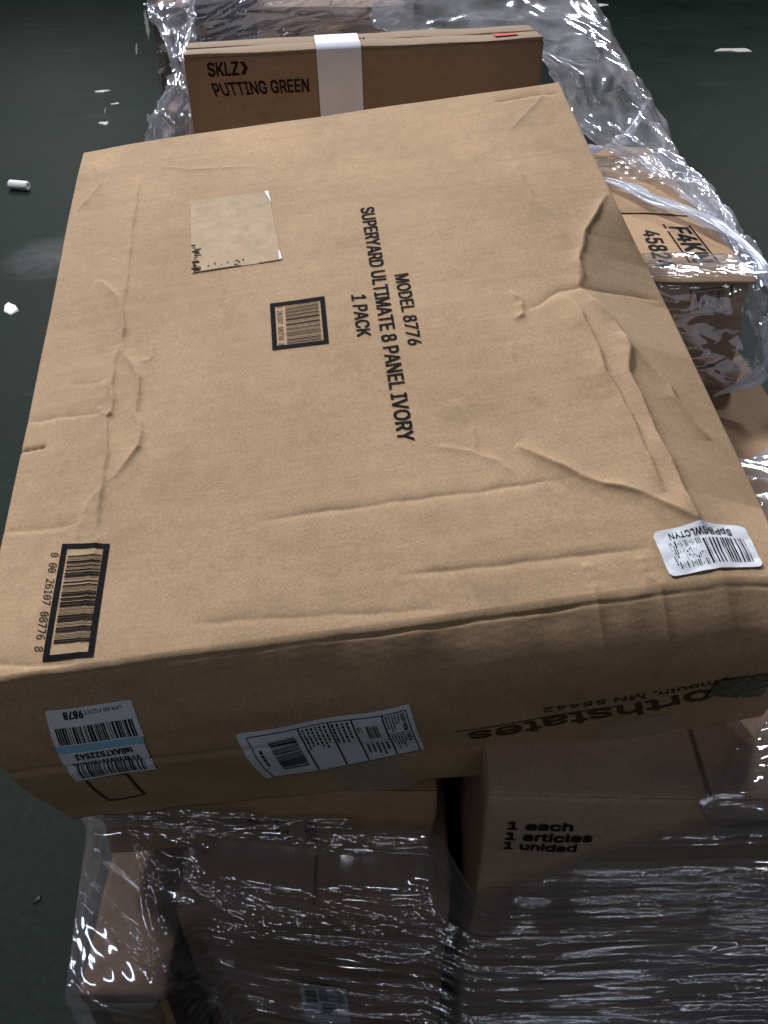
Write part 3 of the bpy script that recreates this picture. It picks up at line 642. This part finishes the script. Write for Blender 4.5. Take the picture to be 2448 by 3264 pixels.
# ------------------------------------------------------------------ stretch film
def blur(a, n, ax):
    for _ in range(n):
        a = np.apply_along_axis(lambda v: np.convolve(np.pad(v, 2, mode='edge'), [.1, .2, .4, .2, .1], 'valid'), ax, a)
    return a
def pleats(X, Z, items):
    h = np.zeros_like(X)
    for x0, z0, ang, ln, wd, amp, bend in items:
        c, s_ = math.cos(ang), math.sin(ang); dx, dz = X - x0, Z - z0
        m = (np.abs(dx) < ln) & (np.abs(dz) < ln)
        if not m.any(): continue
        u = dx[m] * c + dz[m] * s_; v = -dx[m] * s_ + dz[m] * c - bend * u * u
        h[m] += amp * np.exp(-(v / wd) ** 2) * np.clip(1.4 - (2 * u / ln) ** 2, 0, 1)
    return h
def front_wrap():
    xc = np.linspace(-.329, .628, 360); nl, nr, nz = 26, 16, 860
    tx = [-.33, -.31, -.2, -.1, .03, .08, .11, .16, .24, .32, .5, .63]; tz = [.800, .812, .806, .796, .778, .768, .795, .835, .90, .932, .936, .936]
    v = np.linspace(0, 1, nz)[None, :]; x = xc[:, None]
    ztop = (np.interp(xc, tx, tz) + .004 * wavenoise(xc, xc * 0, 4, .05))[:, None]
    w_ = 1 - np.clip((v - .45) / .55, 0, 1) ** 1.5
    lean = np.where(x > .08, .17 * (x - .08), .95 * (.08 - x) ** 2)          # rows follow the pull of the film
    Q = .30 + (ztop - .30) * v; Z = Q + lean * w_; X = np.repeat(x, nz, 1)
    yl = np.interp(Z, [.25, .655, .665, .74, .77, .95], [.366, .366, .371, .455, .492, .494])          # over the narrow carton
    ym = np.interp(Z, [.25, .695, .71, .76, .95], [.434, .434, .446, .492, .494])
    yr = np.full_like(Z, .405) - (X - .36) * .026
    wl = np.clip((-.205 - X) / .03, 0, 1); wr = np.clip((X - .05) / .045, 0, 1)
    Y = yl * wl + ym * (1 - wl) * (1 - wr) + yr * wr
    Y = blur(blur(Y, 6, 0), 8, 1)
    r = random.Random(11); it = []
    for k in range(90):           # tight stretch pleats on the right-hand carton
        px = r.uniform(.06, .63); pz = r.uniform(.38, .90)
        if px < .24 and pz > .79: continue
        it.append((px, pz, R(r.gauss(0, .9)), r.choice((.08, .14, .22, .32, .45, .6)), r.uniform(.0011, .0026), r.uniform(.0012, .0040), r.gauss(0, .04)))
    for k in range(110):
        px = r.uniform(.10, .60); pz = r.uniform(.40, .84)
        it.append((px, pz, R(r.gauss(0, .6)), r.uniform(.15, .6), r.uniform(.0016, .0028), r.uniform(.0035, .0065), 0))
    for k in range(80):           # sagging folds on the left
        px = r.uniform(-.31, .06); pz = r.uniform(.33, .70)
        it.append((px, pz, R(r.gauss(-2, 4)), r.choice((.03, .05, .09, .14, .2)), r.uniform(.0016, .0032), r.uniform(.0016, .0048), r.gauss(0, .4)))
    for k in range(30):            # slack bunch along the mouth of the hollow
        f = r.random(); px = -.25 + .33 * f; pz = .665 + .05 * (2 * f - 1) ** 2 + r.gauss(0, .014)
        it.append((px, pz, R(-10 + 20 * f + r.gauss(0, 12)), r.uniform(.02, .07), r.uniform(.0018, .0036), r.uniform(.002, .0045), r.gauss(.4, .6)))
    for k in range(46):
        px = r.uniform(-.31, .08); pz = r.uniform(.74, .80)
        it.append((px, pz, R(r.gauss(0, 4)), r.uniform(.03, .12), r.uniform(.0014, .003), r.uniform(.0012, .0035), r.gauss(0, .5)))
    for k in range(22):            # the steep gathered band beside the narrow carton
        f = r.random(); px = -.245 + .09 * f + r.gauss(0, .007); pz = .66 - .36 * f
        it.append((px, pz, R(-72 + r.gauss(0, 6)), r.uniform(.05, .16), r.uniform(.003, .006), r.uniform(.003, .007), 0))
    d = pleats(X, Q, it) + .0007 * wavenoise(X, Z * 2, 8, .16) + .0003 * wl * wavenoise(X * 1.6 + Z * .6, Z, 40, .04, 12)
    F = np.stack([X + .1 * d, Y - d - .001, Z], -1)
    # left return along the side of the load
    a = np.linspace(.42, .004, nl)[:, None]; z0 = Z[0][None, :] - .12 * a * v
    ld = .003 * wavenoise(a, z0, 31, .08) * np.clip(a * 30, 0, 1)
    xl = np.interp(z0, [.3, .65, .78, 1], [-.329, -.329, -.313, -.312]) - ld
    Lf = np.stack([xl + 0 * a, np.repeat(F[0, :, 1][None, :], nl, 0) + a, z0], -1)
    F[0:6, :, 0] += (np.interp(Z[0:6], [.3, .65, .78, 1], [0, 0, .016, .017])) * np.linspace(1, 0, 6)[:, None]
    b = np.linspace(.01, .42, nr)[:, None]
    Rf = np.stack([.630 + .002 * wavenoise(b, Z[-1][None, :], 32, .08), np.repeat(F[-1, :, 1][None, :], nr, 0) + b, np.repeat(Z[-1][None, :], nr, 0)], -1)
    return np.concatenate([Lf, F, Rf], 0)
wrap = grid_obj('stretch_film', front_wrap(), M_FILM); tag(wrap, 'clear stretch film pulled in tight streaks round the cartons below the big one', 'stretch film', 'stretch film round the load')

def catmull(P, n, ax):
    P = np.moveaxis(np.asarray(P, float), ax, 0); m = len(P); t = np.linspace(0, m - 1.0001, n); i = t.astype(int); f = (t - i)[(...,) + (None,) * (P.ndim - 1)]
    g_ = lambda k: P[np.clip(k, 0, m - 1)]
    a, b, c, d = g_(i - 1), g_(i), g_(i + 1), g_(i + 2)
    out = .5 * (2 * b + (c - a) * f + (2 * a - 5 * b + 4 * c - d) * f ** 2 + (3 * b - a - 3 * c + d) * f ** 3)
    return np.moveaxis(out, 0, ax)
def tri(t): return np.abs((t % 1) - .5) * 2
def crumpled(name, rows, nu, nv, amp, scale, seed, mat, label, stretch=(1, 1), edge=.0):
    P = catmull(catmull(rows, nu, 0), nv, 1)
    du = np.gradient(P, axis=0); dv = np.gradient(P, axis=1); nr = np.cross(du, dv); nr /= np.linalg.norm(nr, axis=-1, keepdims=True) + 1e-12
    lu = np.cumsum(np.linalg.norm(du, axis=-1), 0).mean(1)[:, None]; lv = np.cumsum(np.linalg.norm(dv, axis=-1), 1).mean(0)[None, :]
    r = np.random.default_rng(seed); h = 0; x = lu * stretch[0] + 0 * lv; y = lv * stretch[1] + 0 * lu
    x, y = x + .012 * wavenoise(x, y, seed + 1, .09), y + .012 * wavenoise(x, y, seed + 2, .09)
    for k in range(13):
        a = r.uniform(0, 6.283); sc = scale * r.uniform(.35, 1.8); h = h + sc / scale * tri((x * math.cos(a) + y * math.sin(a)) / sc + r.random()) ** 1.5
    h = (h - h.mean()) / 3.2 * amp
    P = P + nr * h[..., None]
    j = r.normal(0, edge, (nu, 1, 3)); j = (j + np.roll(j, 1, 0) + np.roll(j, 2, 0)) / 2
    P[:, -2:] += j; P[:, :1] += j[::-1]
    o = grid_obj(name, P, mat); return tag(o, label, 'stretch film', 'stretch film round the load')
crumpled('stretch_film', [
 [(-.02, 1.99, 1.37), (.18, 2.05, 1.385), (.40, 2.1, 1.36), (.50, 2.1, 1.18)],
 [(.00, 1.93, 1.27), (.22, 1.90, 1.30), (.42, 1.93, 1.29), (.545, 1.95, 1.12)],
 [(.285, 1.80, 1.25), (.36, 1.79, 1.245), (.475, 1.80, 1.225), (.570, 1.80, 1.09)],
 [(.35, 1.72, 1.16), (.41, 1.70, 1.155), (.505, 1.68, 1.155), (.582, 1.68, 1.06)],
 [(.46, 1.60, 1.110), (.49, 1.58, 1.120), (.54, 1.56, 1.125), (.585, 1.55, 1.05)],
 [(.505, 1.45, 1.108), (.53, 1.44, 1.122), (.556, 1.43, 1.11), (.58, 1.43, 1.03)],
 [(.53, 1.30, 1.10), (.542, 1.30, 1.11), (.556, 1.30, 1.09), (.575, 1.30, 1.01)],
 [(.54, 1.18, 1.07), (.55, 1.18, 1.085), (.56, 1.18, 1.06), (.575, 1.18, .99)]], 240, 130, .014, .085, 5, M_FILM2,
 'bunched crumpled clear film sliding off the far right side of the load', (1, 1.3), .004)
crumpled('stretch_film', [
 [(.545, 1.16, 1.04), (.59, 1.16, 1.0), (.625, 1.15, .9), (.63, 1.15, .55)],
 [(.57, 1.10, .95), (.60, 1.09, .935), (.625, 1.08, .88), (.635, 1.08, .55)],
 [(.575, 1.03, .915), (.595, 1.02, .918), (.622, 1.01, .88), (.632, 1.01, .55)],
 [(.50, .96, .915), (.56, .95, .93), (.612, .95, .90), (.63, .95, .55)],
 [(.45, .89, .955), (.55, .88, .96), (.615, .88, .93), (.64, .88, .55)],
 [(.46, .80, .953), (.55, .78, .958), (.622, .78, .93), (.642, .78, .55)]], 130, 110, .009, .05, 15, M_FILM2,
 'loose crumpled film hanging over the right edge of the broad carton', (1, 1), .003)
crumpled('stretch_film', [
 [(-.372, 1.95, 1.33), (-.39, 1.90, 1.33), (-.462, 1.885, 1.33)],
 [(-.345, 1.74, 1.25), (-.365, 1.72, 1.25), (-.39, 1.74, 1.25)],
 [(-.348, 1.66, 1.17), (-.40, 1.65, 1.185), (-.428, 1.70, 1.185)],
 [(-.348, 1.61, 1.09), (-.41, 1.60, 1.10), (-.455, 1.68, 1.10)],
 [(-.36, 1.31, .95), (-.42, 1.31, .95), (-.45, 1.5, .95)]], 120, 60, .010, .05, 25, M_FILM2,
 'crumpled film tail hanging at the left end of the long thin carton', (1, 1), .003)
def far_wrap():
    x = np.linspace(-.47, .06, 170); z = np.linspace(1.09, 1.40, 170); X, Z = np.meshgrid(x, z, indexing='ij'); r = random.Random(3); it = []
    for k in range(90):
        it.append((r.uniform(-.46, .05), r.uniform(1.22, 1.36), R(r.gauss(12, 9)), r.uniform(.03, .16), r.uniform(.0018, .004), r.uniform(.002, .005), 0))
    Y = 1.885 + .08 * np.clip((X + .40) / .3, 0, 1) - pleats(X, Z, it) - .004 * wavenoise(X, Z, 5, .1)
    Y = np.where(X < -.455, Y + (-.455 - X) * 5, Y)
    return np.stack([X, Y, Z], -1)
o = grid_obj('stretch_film', far_wrap(), M_FILM); tag(o, 'clear film stretched across the dark boxes at the far end', 'stretch film', 'stretch film round the load')

crumpled('stretch_film', [
 [(.30, .405, .900), (.42, .403, .910), (.54, .400, .910), (.628, .398, .905)],
 [(.27, .410, .944), (.40, .408, .948), (.54, .405, .948), (.632, .402, .946)],
 [(.31, .450, .948), (.42, .455, .950), (.54, .46, .950), (.632, .46, .948)],
 [(.36, .500, .947), (.45, .51, .949), (.55, .52, .950), (.632, .52, .948)]], 70, 110, .004, .05, 35, M_FILM,
 'clear film lapped over the top edge of the carton printed 1 each', (2.2, .5), .003)
crumpled('stretch_film', [
 [(.20, 1.235, 1.098), (.36, 1.235, 1.100), (.46, 1.23, 1.100), (.548, 1.23, 1.098)],
 [(.20, 1.142, 1.096), (.36, 1.140, 1.098), (.46, 1.140, 1.098), (.550, 1.145, 1.094)],
 [(.20, 1.136, 1.03), (.36, 1.132, 1.03), (.46, 1.130, 1.03), (.552, 1.135, 1.03)],
 [(.20, 1.138, .97), (.36, 1.130, .96), (.46, 1.122, .955), (.555, 1.125, .965)],
 [(.20, 1.145, .925), (.36, 1.135, .92), (.46, 1.125, .92), (.560, 1.12, .935)]], 110, 120, .0028, .05, 45, M_FILM,
 'clear film pulled over the front edge of the carton marked 45824', (1.6, .7), .003)
def rope(name, pts, rad, seed, label, flat=.55, taper=True):
    P = catmull(pts, 90, 0); T = np.gradient(P, axis=0); T /= np.linalg.norm(T, axis=1, keepdims=True); up = np.array([0, 0, 1.])
    a = np.cross(T, up); a /= np.linalg.norm(a, axis=1, keepdims=True) + 1e-9; b = np.cross(a, T); n = 22; r = np.random.default_rng(seed)
    th = np.linspace(0, 2 * math.pi, n, endpoint=False); s_ = np.linspace(0, 1, 90)[:, None]
    rr = rad * (1 + .28 * np.sin(th[None, :] * 5 + s_ * 16) + .18 * np.sin(th[None, :] * 3 - s_ * 41 + 1)) * (.8 + .35 * wavenoise(s_, s_ * 0, seed, .2)) * (np.clip(np.minimum(s_, 1 - s_) * 9, .25, 1) if taper else 1)
    G = P[:, None, :] + a[:, None, :] * (rr * np.cos(th))[..., None] + b[:, None, :] * (rr * np.sin(th) * flat)[..., None]
    o = grid_obj(name, G, M_FILM3, None, True, True, True); return tag(o, label, 'stretch film', 'twisted strips of film')
rope('twisted_film_strip', [(.33, 1.60, 1.105), (.411, 1.52, 1.108), (.444, 1.441, 1.110), (.498, 1.356, 1.112), (.53, 1.27, 1.112), (.550, 1.165, 1.098), (.568, 1.14, 1.05), (.576, 1.13, 1.0), (.56, 1.125, .95), (.50, 1.12, .92)], .013, 2, 'white rope of twisted film lying across the carton marked 45824')
rope('twisted_film_strip', [(.36, 1.735, 1.10), (.42, 1.735, 1.105), (.455, 1.75, 1.112), (.49, 1.775, 1.135), (.52, 1.80, 1.18)], .009, 6, 'short white film twist joining the bunched film above the tape')

# ------------------------------------------------------------------ litter on the floor
def scrap(name, x, y, sx, sy, h, rot, seed, mat, label, cat, n=9):
    r = random.Random(seed); ring = []
    for i in range(n):
        t = 2 * math.pi * i / n; k = r.uniform(.35, 1.15); ring.append((sx / 2 * math.cos(t) * k, sy / 2 * math.sin(t) * k))
    vs = [(a, b, 0) for a, b in ring] + [(a * .92, b * .92, h * r.uniform(.4, 1)) for a, b in ring] + [(0, 0, h)]
    fs = [tuple(range(n))[::-1]] + [(i, (i + 1) % n, n + (i + 1) % n, n + i) for i in range(n)] + [(n + i, n + (i + 1) % n, 2 * n) for i in range(n)]
    o = mesh_obj(name, vs, fs, mat); o.location = (x, y, .0005); o.rotation_euler = (0, 0, rot); return tag(o, label, cat)
def plug(x, y, l, r, rot):
    n = 18; prof = [(-l / 2, 0), (-l / 2, r * .8), (-l / 2 + r * .25, r), (l / 2 - r * .3, r), (l / 2, r * .8), (l / 2, r * .35), (l / 2 - r * .5, r * .3), (l / 2 - r * .5, 0)]
    P = np.array([[(px, pr * math.cos(t), pr * math.sin(t) + r) for t in np.linspace(0, 2 * math.pi, n, endpoint=False)] for px, pr in prof])
    o = grid_obj('foam_plug', P, M_FOAM, None, True, True); o.location = (x, y, 0); o.rotation_euler = (0, 0, rot)
    return tag(o, 'small white cylindrical foam plug lying on the dark floor', 'foam plug')
M_DIM = plain('dim_plastic', (.06, .065, .065), .5, .3)
plug(-2.03, 4.83, .115, .026, -.25)
scrap('paper_scrap', -2.147, 7.06, .16, .07, .006, .1, 1, M_LITTER, 'long thin off-white paper strip on the floor near a tiny white speck', 'paper scrap')
scrap('paper_scrap', -1.958, 6.69, .06, .06, .006, .5, 2, M_LITTER, 'tiny off-white speck of paper on the floor between two larger scraps', 'paper scrap')
scrap('paper_scrap', -1.902, 6.165, .10, .10, .008, .3, 3, M_LITTER, 'small ragged off-white paper scrap on the floor between speck and foam plug', 'paper scrap')
scrap('paper_scrap', -1.585, 3.35, .10, .14, .008, .4, 4, M_FOAM, 'white angular scrap on the floor level with the big carton', 'paper scrap', 8)
scrap('plastic_scrap', 3.13, 8.54, .36, .16, .012, .1, 5, M_LITTER, 'pale plastic scrap lying alone on the floor right of the load', 'plastic scrap')
scrap('plastic_scrap', 2.38, 10.96, .26, .16, .012, .0, 6, M_FOAM, 'white scrap on the far floor just past the bunched film', 'plastic scrap')
scrap('plastic_scrap', -.66, .80, .03, .012, .004, 1.0, 7, M_DIM, 'thin dim sliver of plastic on the dark floor beside the narrow carton', 'plastic scrap')
